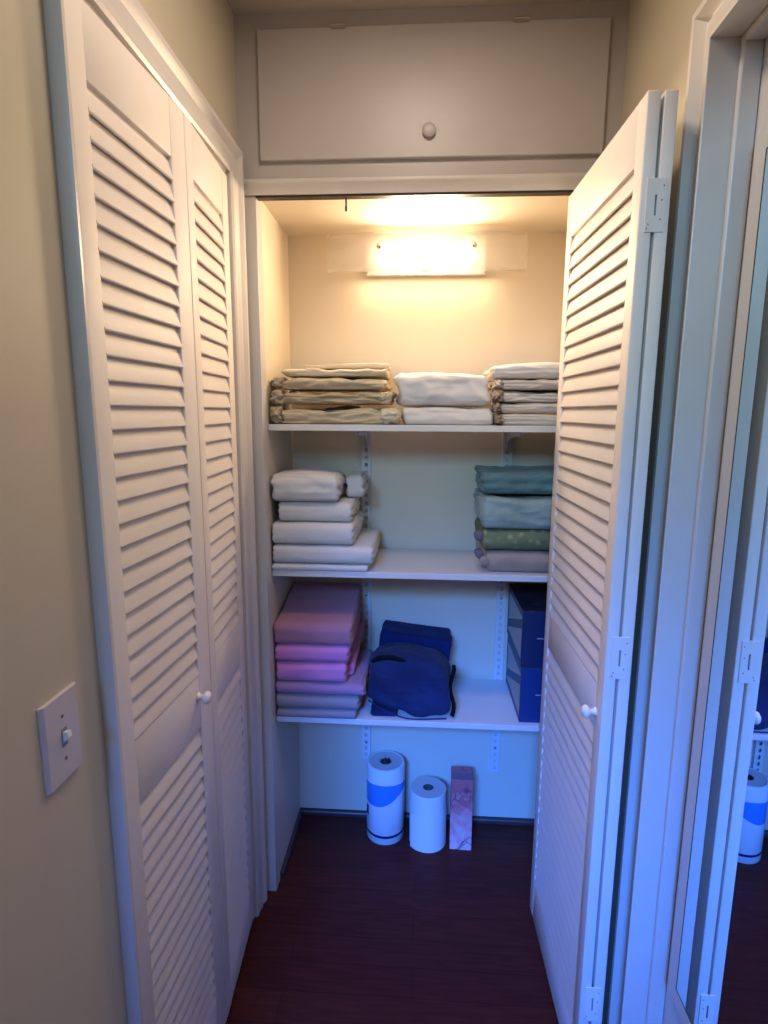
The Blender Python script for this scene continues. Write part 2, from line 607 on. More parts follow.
for (a0, a1, c0, c1) in ((MY0 + 0.0002, MY0 + 0.0017, MZ0 + 0.0002, MZ1 - 0.0002), (MY1 - 0.0017, MY1 - 0.0002, MZ0 + 0.0002, MZ1 - 0.0002),
                         (MY0 + 0.0018, MY1 - 0.0018, MZ0 + 0.0002, MZ0 + 0.0017), (MY0 + 0.0018, MY1 - 0.0018, MZ1 - 0.0017, MZ1 - 0.0002)):
    box(b, -0.0160, -0.006, a0, a1, c0, c1)
link('mirror_edge', b, M_BLACK, md)

# ------------------------------------------------------------------ light switch
sw = thing('light_switch', 'white toggle light switch plate on the beige left wall', 'light switch', (XL, 0.673, 1.047))
b = B()
prism(b, [(-0.0385, 0), (0.0385, 0), (0.0385, 0.0025), (0.034, 0.0062), (-0.034, 0.0062), (-0.0385, 0.0025)], (0, 1, 0), (1, 0, 0), (0, 0, 0.1165), (0, 0, -0.0583))
link('plate', b, M_PLATE, sw)
b = B(); box(b, 0.006, 0.0067, -0.0055, 0.0055, -0.0125, 0.0125)
link('slot', b, M_SCREW, sw)
b = B()
prism(b, [(0.0062, -0.008), (0.0062, 0.007), (0.0130, 0.0085), (0.0150, 0.0010)], (1, 0, 0), (0, 0, 1), (0, 0.0074, 0), (0, -0.0037, 0))
link('toggle', b, M_TOGGLE, sw)
for zz in (0.030, -0.030):
    b = B(); lathe(b, [(0, 0.0014), (0.002, 0.0011), (0.003, 0)], 14, Matrix.Translation((0.0062, 0, zz)) @ Matrix.Rotation(PI / 2, 4, 'Y'))
    link('screw', b, M_SCREW, sw, True)

# ------------------------------------------------------------------ closet wall lamp
wl = thing('wall_light', 'lit wall lamp with a wide frosted glass shade at the top of the closet', 'wall lamp', (0.006, YB, 1.943))
b = B(); box(b, -0.184, 0.184, -0.022, -0.0005, -0.055, 0.052, 0.004)
box(b, -0.184, 0.184, -0.034, -0.020, -0.0585, -0.0555, 0.001)
link('backplate', b, M_METAL_W, wl)


def glass():
    m = Mat('frosted_glass', (0.9, 0.9, 0.9))
    nt = m.nt
    tr = m.n('ShaderNodeBsdfTransparent'); tl = m.n('ShaderNodeBsdfTranslucent'); df = m.n('ShaderNodeBsdfDiffuse')
    gl = m.n('ShaderNodeBsdfGlossy')
    tr.inputs[0].default_value = (0.97, 0.97, 0.97, 1)
    tl.inputs[0].default_value = (0.95, 0.94, 0.92, 1)
    df.inputs[0].default_value = (0.82, 0.82, 0.80, 1)
    gl.inputs['Roughness'].default_value = 0.15
    a = m.n('ShaderNodeMixShader'); a.inputs[0].default_value = 0.25
    m.l(tl.outputs[0], a.inputs[1]); m.l(df.outputs[0], a.inputs[2])
    c = m.n('ShaderNodeMixShader'); c.inputs[0].default_value = 0.38
    m.l(tr.outputs[0], c.inputs[1]); m.l(a.outputs[0], c.inputs[2])
    d = m.n('ShaderNodeMixShader'); d.inputs[0].default_value = 0.04
    m.l(c.outputs[0], d.inputs[1]); m.l(gl.outputs[0], d.inputs[2])
    m.l(d.outputs[0], nt.nodes['Material Output'].inputs['Surface'])
    return m.m


b = B()
NX, NZ = 60, 8
gw, gh = 0.302, 0.0545


def gpt(i, j, off):
    u = -1 + 2 * i / NX
    v = -1 + 2 * j / NZ
    # rounded corners
    x = u * gw
    z = v * gh
    cr = 0.012
    ax, az = abs(x) - (gw - cr), abs(z) - (gh - cr)
    if ax > 0 and az > 0:
        L = math.hypot(ax, az)
        if L > cr:
            x = math.copysign(gw - cr + ax / L * cr, x); z = math.copysign(gh - cr + az / L * cr, z)
    y = -0.080 + 0.030 * (u * u) + off
    return (x, y, z)


gr = [[[b.verts.new(gpt(i, j, o_)) for j in range(NZ + 1)] for i in range(NX + 1)] for o_ in (0, 0.004)]
for k in (0, 1):
    for i in range(NX):
        for j in range(NZ):
            b.faces.new([gr[k][i][j], gr[k][i + 1][j], gr[k][i + 1][j + 1], gr[k][i][j + 1]])
edge = [(i, 0) for i in range(NX)] + [(NX, j) for j in range(NZ)] + [(i, NZ) for i in range(NX, 0, -1)] + [(0, j) for j in range(NZ, 0, -1)]
for a, c in zip(edge, edge[1:] + edge[:1]):
    b.faces.new([gr[0][a[0]][a[1]], gr[0][c[0]][c[1]], gr[1][c[0]][c[1]], gr[1][a[0]][a[1]]])
sh = link('glass_shade', b, glass(), wl, True)
for kx in (-0.139, 0.139):
    b = B()
    lathe(b, [(0, 0.016), (0.005, 0.0152), (0.0088, 0.012), (0.0095, 0.007), (0.0085, 0.002), (0.0085, 0), (0, 0)], 24,
          Matrix.Translation((kx, -0.0745, 0.013)) @ Matrix.Rotation(PI / 2, 4, 'X'))
    lathe(b, [(0.003, 0), (0.003, 0.055)], 10, Matrix.Translation((kx, -0.020, 0.013)) @ Matrix.Rotation(PI / 2, 4, 'X'))
    link('knob', b, M_CHROME, wl, True)
b = B(); box(b, -0.010, 0.010, -0.086, -0.074, -0.0600, -0.0535, 0.002)
link('clip', b, M_METAL_W, wl)
mb = Mat('lit_bulb', (1, 1, 1))
em = mb.n('ShaderNodeEmission'); em.inputs[0].default_value = (1.0, 0.72, 0.42, 1); em.inputs[1].default_value = 4
mb.l(em.outputs[0], mb.nt.nodes['Material Output'].inputs['Surface'])
b = B(); lathe(b, [(0, -0.060), (0.010, -0.058), (0.0130, -0.045), (0.0135, -0.02), (0.0135, 0.02), (0.0130, 0.045), (0.010, 0.058), (0, 0.060)], 24,
               Matrix.Translation((0.0, -0.040, 0.002)) @ Matrix.Rotation(PI / 2, 4, 'Y'))
bulb = link('bulb', b, mb.m, wl, True)
for lx in (-0.12, -0.04, 0.04, 0.12):
    pl = bpy.data.lights.new('closet_bulb_light', 'POINT')
    pl.energy = LAMP_W
    pl.color = (1.0, 0.74, 0.46)
    pl.shadow_soft_size = 0.012
    po = bpy.data.objects.new('closet_bulb_light', pl)
    COL.objects.link(po)
    po.location = (0.006 + lx, YB - 0.062, 1.935)

area('closet_lamp_downlight', (0.006, YB - 0.050, 1.8825), (0, 0, 0), 0.42, 0.028, 0.60, (1.0, 0.74, 0.45))
gl_ = area('closet_lamp_glow', (0.006, YB - 0.0825, 1.943), (-PI / 2, 0, 0), 0.175, 0.090, 5.5, (1.0, 0.76, 0.50))

# ------------------------------------------------------------------ shelves, standards, brackets
SH = {'top': (1.417, 1.4345), 'middle': (0.998, 1.0160), 'bottom': (0.540, 0.5575)}
SY0, SY1 = 1.605, YB - 0.012
for k, lab in (('top', 'top white closet shelf holding tan and white bed linen'),
               ('middle', 'middle white closet shelf holding white towels and a teal quilt'),
               ('bottom', 'lowest white closet shelf holding pink towels and a navy bag')):
    z0, z1 = SH[k]
    b = B(); box(b, IL + 0.002, IR - 0.003, SY0, SY1, z0, z1, 0.0015)
    o = link('wall_shelf', b, M_SHELF)
    tag(o, lab, 'shelf', 'closet shelves')
for sx, zb, lab in ((-0.1790, 0.236, 'white slotted metal standard on the closet back wall, left one'),
                    (0.2790, 0.206, 'white slotted metal standard on the closet back wall, right one')):
    b = B()
    w_ = 0.0150
    zt = 1.410
    for (x0, x1, y0, y1) in ((-w_, -w_ + 0.002, -0.011, 0), (w_ - 0.002, w_, -0.011, 0)):
        box(b, sx + x0, sx + x1, YB + y0, YB - 0.0003, zb, zt)
    # face with paired slots
    z = zb
    box(b, sx - w_, sx - 0.0055, YB - 0.0115, YB - 0.0095, zb, zt)
    box(b, sx + 0.0055, sx + w_, YB - 0.0115, YB - 0.0095, zb, zt)
    while z < zt - 0.012:
        box(b, sx - 0.0055, sx + 0.0055, YB - 0.0115, YB - 0.0095, z, z + 0.012)
        z += 0.0254
    o = link('shelf_standard', b, M_METAL_W)
    tag(o, lab, 'shelf rail', 'shelf standards')
    for zz in (1.30, 0.85, 0.30):
        b = B(); lathe(b, [(0, 0.002), (0.003, 0.0015), (0.0042, 0)], 12, Matrix.Translation((sx, YB - 0.0115, zz)) @ Matrix.Rotation(PI / 2, 4, 'X'))
        link('screw', b, M_SCREW, o, True)
    for k in ('top', 'middle', 'bottom'):
        zt_ = SH[k][0]
        b = B()
        y0_, y1_ = YB - 0.0118, SY0 + 0.035
        for dx in (-0.0042, 0.0022):
            prism(b, [(y0_, zt_ - 0.0005), (y1_, zt_ - 0.0005), (y1_, zt_ - 0.012), (y0_ - 0.10, zt_ - 0.020), (y0_ - 0.03, zt_ - 0.040),
                      (y0_, zt_ - 0.066)], (0, 1, 0), (0, 0, 1), (0.002, 0, 0), (sx + dx, 0, 0))
        box(b, sx - 0.0042, sx + 0.0042, y1_, y0_ - 0.005, zt_ - 0.0025, zt_ - 0.0005)
        o = link('shelf_bracket', b, M_METAL_W)
        tag(o, 'white metal bracket under the %s shelf on the %s standard' % (k if k != 'bottom' else 'lowest', 'left' if sx < 0 else 'right'),
            'shelf bracket', 'shelf brackets')


# ------------------------------------------------------------------ folded cloth
def folded(name, label, cat, group, m, x0, x1, y0, y1, z0, z1, seed, layers=3, g_side=0.004, g_front=0.0, wr=0.003, fr=(9, 9, 30),
           rz=0.0, r=None, sag=0.0, rise=0.0, drape=0.0, taper=0.0, bulge=0.0, big=0.0, slope=0.0, diag=0.0, nx=56, ny=36, nz=16, extra=None):
    """folded textile filling the box; returns the thing (mesh), origin at its base centre.
    layers/g_side/g_front = number of fold layers and groove depth on the sides / the front fold"""
    w, d, h = x1 - x0, y1 - y0, z1 - z0
    hx, hy, hz = w / 2, d / 2, h / 2
    r = min(r or 0.022, hz)
    rx = min(hx, max(r * 0.5, 0.007))
    off = Vector((seed * 3.17, seed * 1.93, seed * 7.7))
    bm = bmesh.new()
    cache = {}

    def prm(i, n):
        t = -1 + 2 * i / n
        return math.copysign(1 - (1 - abs(t)) ** 1.6, t)

    def pt(i, j, k):
        key = (i, j, k)
        if key in cache:
            return cache[key]
        u, v, s = prm(i, nx), prm(j, ny), prm(k, nz)
        P = Vector((u * hx, v * hy, s * hz))
        # corner-rounded plan, bullnosed section
        q = Vector((max(-(hx - rx), min(hx - rx, P.x)), max(-(hy - r), min(hy - r, P.y)), max(-(hz - r), min(hz - r, P.z))))
        D = P - q
        n = Vector((D.x / rx, D.y / r, D.z / r)) if r > 0 else D
        if n.length > 1e-9:
            n.normalize()
        P = q + Vector((n.x * rx, n.y * r, n.z * r))
        nv = n.copy()
        zn = (P.z / hz + 1) / 2
        xr, yr = P.x / hx, P.y / hy
        wob = 0.10 * noise.noise(Vector((P.x * 6, P.y * 6, 0)) + off)
        gro = abs(math.cos(PI * layers * (zn + wob))) ** 10 if layers > 1 else 0
        gs = g_side * gro * max(abs(nv.x), max(0, nv.y))
        P.x -= math.copysign(gs * 2.2, P.x) * (abs(nv.x) > 0.3)
        if nv.y < -0.2:
            P.y += g_front * gro * 2.0
        # bulging front
        if nv.y < 0:
            P.y -= bulge * (1 - (2 * zn - 1) ** 2) * 0.5
        f1 = noise.noise(Vector((P.x * fr[0], P.y * fr[1], P.z * fr[2])) + off)
        f2 = noise.noise(Vector((P.x * fr[0] * 2.7, P.y * fr[1] * 2.7, P.z * fr[2] * 1.9)) + off * 2)
        f3 = 1 - abs(noise.noise(Vector((P.x * fr[0] * 1.4, P.y * fr[1] * 1.4, P.z * fr[2] * 1.2)) + off * 3)) * 2
        amp = wr * (0.8 * f1 + 0.45 * f2 + 0.5 * f3 * f3 - 0.35)
        side = Vector((nv.x, nv.y, 0))
        P += side * amp
        P.x += wr * 1.2 * noise.noise(Vector((zn * 1.7, yr * 2, 1)) + off) * abs(xr)
        if nv.z > 0.1:
            P.z += min(0.0, amp * 1.0 - wr * 0.35) * nv.z
        if diag:
            rd = abs(noise.noise(Vector((P.x * 7 + P.z * 16, P.x * 3 - P.z * 30, P.y * 6)) + off))
            rd2 = abs(noise.noise(Vector((P.x * 13 - P.z * 12, P.z * 46, P.y * 9)) + off * 1.7))
            cr = diag * (min(rd, 0.30) / 0.30 - 0.6) + diag * 0.5 * (min(rd2, 0.25) / 0.25 - 0.6)
            P += side * cr
            P.z += max(nv.z, 0) * min(0, cr) * 0.7
        t = zn
        P.z += -sag * t * (xr * xr) * (0.7 + 0.3 * yr) + rise * t * (1 + yr) / 2
        P.z += slope * t * xr
        P.z += big * t * noise.noise(Vector((P.x * 7, P.y * 5, 3)) + off)
        P.x *= 1 - taper * t
        P.z = max(P.z, -hz)
        vtx = bm.verts.new((P.x, P.y, P.z + hz))
        cache[key] = vtx
        return vtx
    for i in range(nx):
        for j in range(ny):
            for k in (0, nz):
                bm.faces.new([pt(i, j, k), pt(i + 1, j, k), pt(i + 1, j + 1, k), pt(i, j + 1, k)])
    for i in range(nx):
        for k in range(nz):
            for j in (0, ny):
                bm.faces.new([pt(i, j, k), pt(i + 1, j, k), pt(i + 1, j, k + 1), pt(i, j, k + 1)])
    for j in range(ny):
        for k in range(nz):
            for i in (0, nx):
                bm.faces.new([pt(i, j, k), pt(i, j + 1, k), pt(i, j + 1, k + 1), pt(i, j, k + 1)])
    o = link(name, bm, m, None, True)
    o.location = ((x0 + x1) / 2, (y0 + y1) / 2, z0)
    o.rotation_euler = (0, 0, rz)
    tag(o, label, cat, group)
    return o


def gathered(parent, m, x, y, z0, z1, rad, seed, name='gathered_edge', ln=0.05):
    """crumpled elastic edge: a ruffled lump running back along y (world coordinates)"""
    rnd = random.Random(seed)
    b = B()
    bmesh.ops.create_icosphere(b, subdivisions=4, radius=1)
    off = Vector((seed * 2.3, seed * 5.1, 0))
    hz = (z1 - z0) / 2
    for v in b.verts:
        c = v.co.copy()
        a = math.atan2(c.z, c.x)
        n1 = noise.noise(c * 1.6 + off)
        n2 = abs(noise.noise(Vector((c.x * 2.2, c.y * 1.6, c.z * 4.6)) + off))
        n3 = abs(noise.noise(Vector((c.x * 6, c.y * 3, c.z * 9)) + off * 2))
        rf = 1.05 + 0.40 * n1 - 0.75 * (0.30 - min(n2, 0.30)) - 0.35 * (0.25 - min(n3, 0.25))
        e = (abs(c.x) ** 3 + abs(c.y) ** 3 + abs(c.z) ** 3) ** (-1 / 3)
        v.co = Vector((c.x * e * rad * rf, c.y * ln * rf, c.z * e * hz * min(rf, 1.10) * 0.93))
    L = parent.location
    mt = Matrix.Rotation(-parent.rotation_euler.z, 4, 'Z') @ Matrix.Translation((x - L.x, y - L.y, (z0 + z1) / 2 - L.z))
    return link(name, b, m, parent, True, xf=mt)


C_TAN = cloth('tan_cotton', (0.60, 0.48, 0.32), 0.10, fine=500, bs=0.2, wrinkle=0.006)
C_TAN2 = cloth('pale_tan_cotton', (0.70, 0.59, 0.43), 0.08, fine=500, bs=0.2, wrinkle=0.004)
C_TAN3 = cloth('deep_tan_cotton', (0.54, 0.42, 0.27), 0.12, fine=500, bs=0.2, wrinkle=0.007)
C_WHITE = cloth('white_cotton', (0.78, 0.71, 0.67), 0.05, fine=500, bs=0.2, wrinkle=0.005)
C_CREAM = cloth('cream_cotton', (0.70, 0.61, 0.54), 0.10, fine=500, bs=0.2, wrinkle=0.006)
C_BROWN = cloth('brown_shadow_cotton', (0.42, 0.30, 0.21), 0.15, fine=500, bs=0.2, wrinkle=0.006)  # deep shade on the gathered cream edges, put into the colour
C_TOWEL = cloth('white_terry', (0.72, 0.67, 0.65), 0.05, fine=420, bs=0.7)
C_TEAL = cloth('teal_quilt_cotton', (0.13, 0.25, 0.27), 0.3, 9, fine=420, bs=0.4, wrinkle=0.005)
C_PALE = cloth('pale_blue_quilt_cotton', (0.33, 0.43, 0.44), 0.25, 11, fine=420, bs=0.4, c2=(0.22, 0.29, 0.28), wrinkle=0.005)
C_TAUPE = cloth('taupe_cotton', (0.42, 0.32, 0.26), 0.15, fine=420, bs=0.4, wrinkle=0.003)
C_PURPLE = cloth('grey_violet_cotton', (0.17, 0.14, 0.20), 0.15, fine=420, bs=0.4)
C_DUSTY = cloth('dusty_pink_terry', (0.46, 0.20, 0.25), 0.10, fine=420, bs=0.7)
C_PINK = cloth('bright_pink_terry', (0.72, 0.24, 0.46), 0.08, fine=420, bs=0.7)
C_MAUVE = cloth('mauve_terry', (0.44, 0.22, 0.34), 0.08, fine=420, bs=0.7)
C_GREYM = cloth('grey_mauve_terry', (0.34, 0.27, 0.30), 0.08, fine=420, bs=0.7)
C_NAVY = cloth('navy_cloth', (0.010, 0.022, 0.10), 0.25, fine=420, bs=0.3, sheen=0.05)
C_NAVY2 = cloth('faded_navy_nylon', (0.022, 0.036, 0.115), 0.4, 6, fine=420, bs=0.25, sheen=0.05, wrinkle=0.004)
C_BLACK = cloth('black_webbing', (0.006, 0.007, 0.012), 0.2, fine=700, bs=0.3, sheen=0.0)


def green_mat():
    m = Mat('green_patterned_cotton', (0.2, 0.25, 0.12), 0.9, spec=0.15)
    v = m.n('ShaderNodeTexVoronoi')
    v.inputs['Scale'].default_value = 38
    m.l(m.coord(), v.inputs['Vector'])
    n = m.noise(30, 3, 0.6, dist=1.5)
    mx = m.n('ShaderNodeMath', operation='ADD')
    m.l(v.outputs['Distance'], mx.inputs[0]); m.l(n, mx.inputs[1])
    m.color(m.ramp(mx.outputs[0], [(0.45, (0.42, 0.43, 0.27)), (0.62, (0.27, 0.30, 0.15)), (0.9, (0.16, 0.20, 0.11))]))
    m.bump(m.noise(420, 2), 0.4, 0.001)
    return m.m


C_GREEN = green_mat()

Zt, Zm, Zb = SH['top'][1], SH['middle'][1], SH['bottom'][1]
G1 = 'tan sheets on the top shelf'
tan = [
    ('tan fitted sheet at the bottom of the top-shelf left stack', C_TAN, -0.402, -0.068, 1.618, 1.86, Zt, 1.486, 1, dict(layers=2, g_front=0.003, wr=0.013, sag=0.016, big=0.016, diag=0.010)),
    ('crumpled tan sheet second from bottom in the top-shelf left stack', C_TAN3, -0.398, -0.088, 1.622, 1.86, 1.491, 1.530, 2, dict(layers=2, g_front=0.003, wr=0.014, sag=0.012, big=0.014, diag=0.010)),
    ('tan sheet third from bottom in the top-shelf left stack', C_TAN, -0.396, -0.100, 1.630, 1.86, 1.531, 1.566, 3, dict(layers=1, wr=0.009, sag=0.009, big=0.010, diag=0.008)),
    ('pale tan folded sheet second from top of the top-shelf left stack', C_TAN2, -0.388, -0.096, 1.640, 1.865, 1.567, 1.590, 4, dict(layers=1, wr=0.005, big=0.006, diag=0.005)),
    ('flat pale tan sheet on top of the top-shelf left stack', C_TAN2, -0.345, -0.097, 1.690, 1.875, 1.591, 1.606, 5, dict(layers=1, wr=0.004, big=0.003)),
]
tobs = []
for lab, m, x0, x1, y0, y1, z0, z1, sd, kw in tan:
    tobs.append(folded('folded_sheet', lab, 'bed sheet', G1, m, x0, x1, y0, y1, z0, z1, sd, fr=(8, 8, 40), **kw))
gathered(tobs[0], C_TAN3, -0.4060, 1.650, 1.4360, 1.486, 0.019, 3)
gathered(tobs[1], C_TAN, -0.4050, 1.655, 1.488, 1.529, 0.019, 4)
gathered(tobs[2], C_TAN, -0.4040, 1.670, 1.532, 1.565, 0.018, 5)
gathered(tobs[0], C_TAN2, -0.088, 1.632, 1.4360, 1.482, 0.026, 6, ln=0.03)
gathered(tobs[1], C_TAN, -0.100, 1.640, 1.489, 1.526, 0.018, 9, ln=0.03)
G2 = 'white bedding on the top shelf'
folded('folded_duvet', 'lower folded white cover in the middle of the top shelf', 'bedding', G2, C_WHITE, -0.054, 0.194, 1.622, 1.87, Zt, 1.486, 11,
       layers=1, wr=0.005, fr=(6, 6, 18), sag=0.004, diag=0.005)
folded('folded_duvet', 'puffy upper white cover in the middle of the top shelf', 'bedding', G2, C_WHITE, -0.066, 0.188, 1.622, 1.87, 1.487, 1.582, 12,
       layers=1, wr=0.013, fr=(7, 7, 14), r=0.034, sag=0.010, big=0.012, bulge=0.01, diag=0.009)
G3 = 'cream sheets at the right of the top shelf'
cr = [
    ('lowest cream sheet in the right stack on the top shelf', C_CREAM, 0.214, 0.425, 1.625, 1.86, Zt, 1.468, 21, dict(layers=3, g_front=0.002, wr=0.005)),
    ('cream sheet second from bottom in the right top-shelf stack', C_CREAM, 0.214, 0.425, 1.628, 1.86, 1.469, 1.497, 22, dict(layers=2, g_front=0.002, wr=0.006)),
    ('crumpled cream sheet in the middle of the right top-shelf stack', C_CREAM, 0.216, 0.425, 1.624, 1.86, 1.498, 1.531, 23, dict(layers=2, g_front=0.003, wr=0.008, big=0.006, diag=0.008)),
    ('cream sheet second from top of the right top-shelf stack', C_CREAM, 0.212, 0.425, 1.622, 1.86, 1.532, 1.561, 24, dict(layers=2, g_front=0.002, wr=0.006, big=0.004, diag=0.006)),
    ('white sheet on top of the right top-shelf stack', C_WHITE, 0.190, 0.425, 1.618, 1.86, 1.562, 1.604, 25, dict(layers=2, g_front=0.0025, wr=0.006, slope=0.006, sag=0.004)),
]
co_ = []
for lab, m, x0, x1, y0, y1, z0, z1, sd, kw in cr:
    co_.append(folded('folded_sheet', lab, 'bed sheet', G3, m, x0, x1, y0, y1, z0, z1, sd, fr=(9, 8, 45), **kw))
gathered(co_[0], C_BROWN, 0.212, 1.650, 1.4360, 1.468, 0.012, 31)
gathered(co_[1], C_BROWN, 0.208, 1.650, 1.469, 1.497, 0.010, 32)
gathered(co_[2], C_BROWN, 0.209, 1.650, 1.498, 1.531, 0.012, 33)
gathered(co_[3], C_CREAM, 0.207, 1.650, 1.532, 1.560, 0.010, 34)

# white towels, middle shelf
G4 = 'white towels on the middle shelf'
wt = [
    ('thin white towel at the bottom of the white towel stack', -0.425, -0.144, 1.597, 1.87, Zm, 1.037, 41, dict(layers=1, wr=0.002)),
    ('wide white towel second from bottom of the white towel stack', -0.426, -0.128, 1.594, 1.89, 1.038, 1.093, 42, dict(layers=3, g_side=0.003, wr=0.003)),
    ('white towel third from bottom of the white towel stack', -0.426, -0.184, 1.594, 1.86, 1.094, 1.157, 43, dict(layers=3, g_side=0.003, wr=0.003)),
    ('white towel second from top of the white towel stack', -0.410, -0.192, 1.608, 1.84, 1.158, 1.216, 44, dict(layers=3, g_side=0.003, wr=0.003)),
    ('loosely folded white towel on top of the white towel stack', -0.426, -0.228, 1.592, 1.80, 1.217, 1.300, 45, dict(layers=2, g_side=0.004, g_front=0.002, wr=0.005, r=0.030, sag=0.008, big=0.008, diag=0.005)),
]
wo = []
for lab, x0, x1, y0, y1, z0, z1, sd, kw in wt:
    wo.append(folded('folded_towel', lab, 'towel', G4, C_TOWEL, x0, x1, y0, y1, z0, z1, sd, fr=(6, 6, 16), **kw))
folded('folded_washcloth', 'small white cloth tucked behind the topmost white towel', 'towel', G4, C_TOWEL, -0.224, -0.168, 1.70, 1.85, 1.2175, 1.286, 46,
       layers=2, wr=0.004, r=0.020, fr=(9, 8, 16), nx=30, ny=28)

# quilt, green and taupe blankets, middle shelf right
folded('folded_blanket', 'taupe blanket under the green one on the middle shelf', 'blanket', 'blankets on the middle shelf', C_TAUPE,
       0.186, 0.428, 1.622, 1.88, Zm, 1.080, 51, layers=1, wr=0.006, fr=(8, 7, 16), r=0.030, sag=0.004)
tp = bpy.data.objects['folded_blanket']
gb = folded('folded_blanket', 'green patterned blanket between the taupe and the pale blue ones', 'blanket', 'blankets on the middle shelf', C_GREEN,
            0.176, 0.426, 1.620, 1.88, 1.081, 1.143, 52, layers=1, wr=0.005, fr=(8, 7, 16), r=0.028)
folded('folded_quilt', 'pale blue quilt below the teal one on the middle shelf', 'quilt', 'blankets on the middle shelf', C_PALE,
       0.174, 0.424, 1.618, 1.88, 1.144, 1.236, 53, layers=1, wr=0.007, fr=(8, 7, 12), r=0.022, big=0.008, diag=0.005)
folded('folded_quilt', 'teal quilt on top of the stack at the right of the middle shelf', 'quilt', 'blankets on the middle shelf', C_TEAL,
       0.172, 0.422, 1.634, 1.88, 1.243, 1.304, 54, layers=2, g_front=0.003, wr=0.006, diag=0.005, fr=(8, 7, 12), r=0.018, big=0.008, rise=0.006)


def roll_edge(parent, x, y, z, r, m):
    b = B()
    n = 26
    tube(b, [(x, y + 0.035 * i / n, z) for i in range(n + 1)], [r * (1 + 0.10 * noise.noise(Vector((i * 0.6, x * 9, z * 9)))) * (0.55 if i == 0 else 1) for i in range(n + 1)], 16)
    L = parent.location
    return link('rolled_edge', b, m, parent, True, xf=Matrix.Translation(-L))


roll_edge(gb, 0.169, 1.626, 1.121, 0.0125, C_PURPLE)
roll_edge(tp, 0.172, 1.632, 1.068, 0.0115, C_PURPLE)
roll_edge(tp, 0.186, 1.616, 1.052, 0.0125, C_TAUPE)

# pink towels, bottom shelf
G5 = 'pink and mauve towels on the lowest shelf'
pk = [
    ('grey mauve towel at the bottom of the pink stack', C_GREYM, -0.425, -0.180, 1.594, 1.87, Zb, 0.588, 61, dict(layers=1, wr=0.0025)),
    ('grey mauve towel second from bottom of the pink stack', C_GREYM, -0.426, -0.168, 1.592, 1.87, 0.589, 0.634, 62, dict(layers=2, wr=0.003, g_side=0.004)),
    ('mauve towel under the two bright pink ones', C_MAUVE, -0.426, -0.153, 1.592, 1.88, 0.635, 0.674, 63, dict(layers=2, wr=0.0035, g_side=0.004, sag=0.003)),
    ('lower bright pink towel in the pink stack', C_PINK, -0.426, -0.208, 1.592, 1.86, 0.675, 0.737, 64, dict(layers=2, wr=0.004, g_side=0.004)),
    ('upper bright pink towel in the pink stack', C_PINK, -0.426, -0.200, 1.592, 1.86, 0.738, 0.791, 65, dict(layers=2, wr=0.003, g_side=0.004)),
    ('dusty pink towel on top of the pink stack', C_DUSTY, -0.426, -0.188, 1.590, 1.89, 0.792, 0.858, 66, dict(layers=3, wr=0.003, g_side=0.005, rise=0.046)),
]
po_ = []
for lab, m, x0, x1, y0, y1, z0, z1, sd, kw in pk:
    po_.append(folded('folded_towel', lab, 'towel', G5, m, x0, x1, y0, y1, z0, z1, sd, fr=(6, 6, 16), **kw))


def flap(parent, m, pts, th=0.004, name='corner_flap'):
    """hanging cloth corner: polygon in world coordinates given thickness"""
    b = B()
    vs = [b.verts.new(Vector(p)) for p in pts]
    f = b.faces.new(vs)
    b.normal_update()
    nrm = f.normal.copy()
    r = bmesh.ops.extrude_face_region(b, geom=[f])
    for v in [g for g in r['geom'] if isinstance(g, bmesh.types.BMVert)]:
        v.co += nrm * th
    bmesh.ops.triangulate(b, faces=b.faces[:])
    bmesh.ops.subdivide_edges(b, edges=b.edges[:], cuts=3, use_grid_fill=True)
    for v in b.verts:
        v.co += Vector((0.004, 0.002, 0)) * noise.noise(v.co * 22)
    L = parent.location
    return link(name, b, m, parent, True, xf=Matrix.Translation(-L))


flap(po_[4], C_DUSTY, [(-0.204, 1.640, 0.7385), (-0.198, 1.80, 0.788), (-0.176, 1.84, 0.788), (-0.178, 1.78, 0.7385)], 0.006)
flap(po_[3], C_PINK, [(-0.212, 1.640, 0.678), (-0.200, 1.70, 0.735), (-0.184, 1.76, 0.735), (-0.192, 1.66, 0.678)], 0.006)

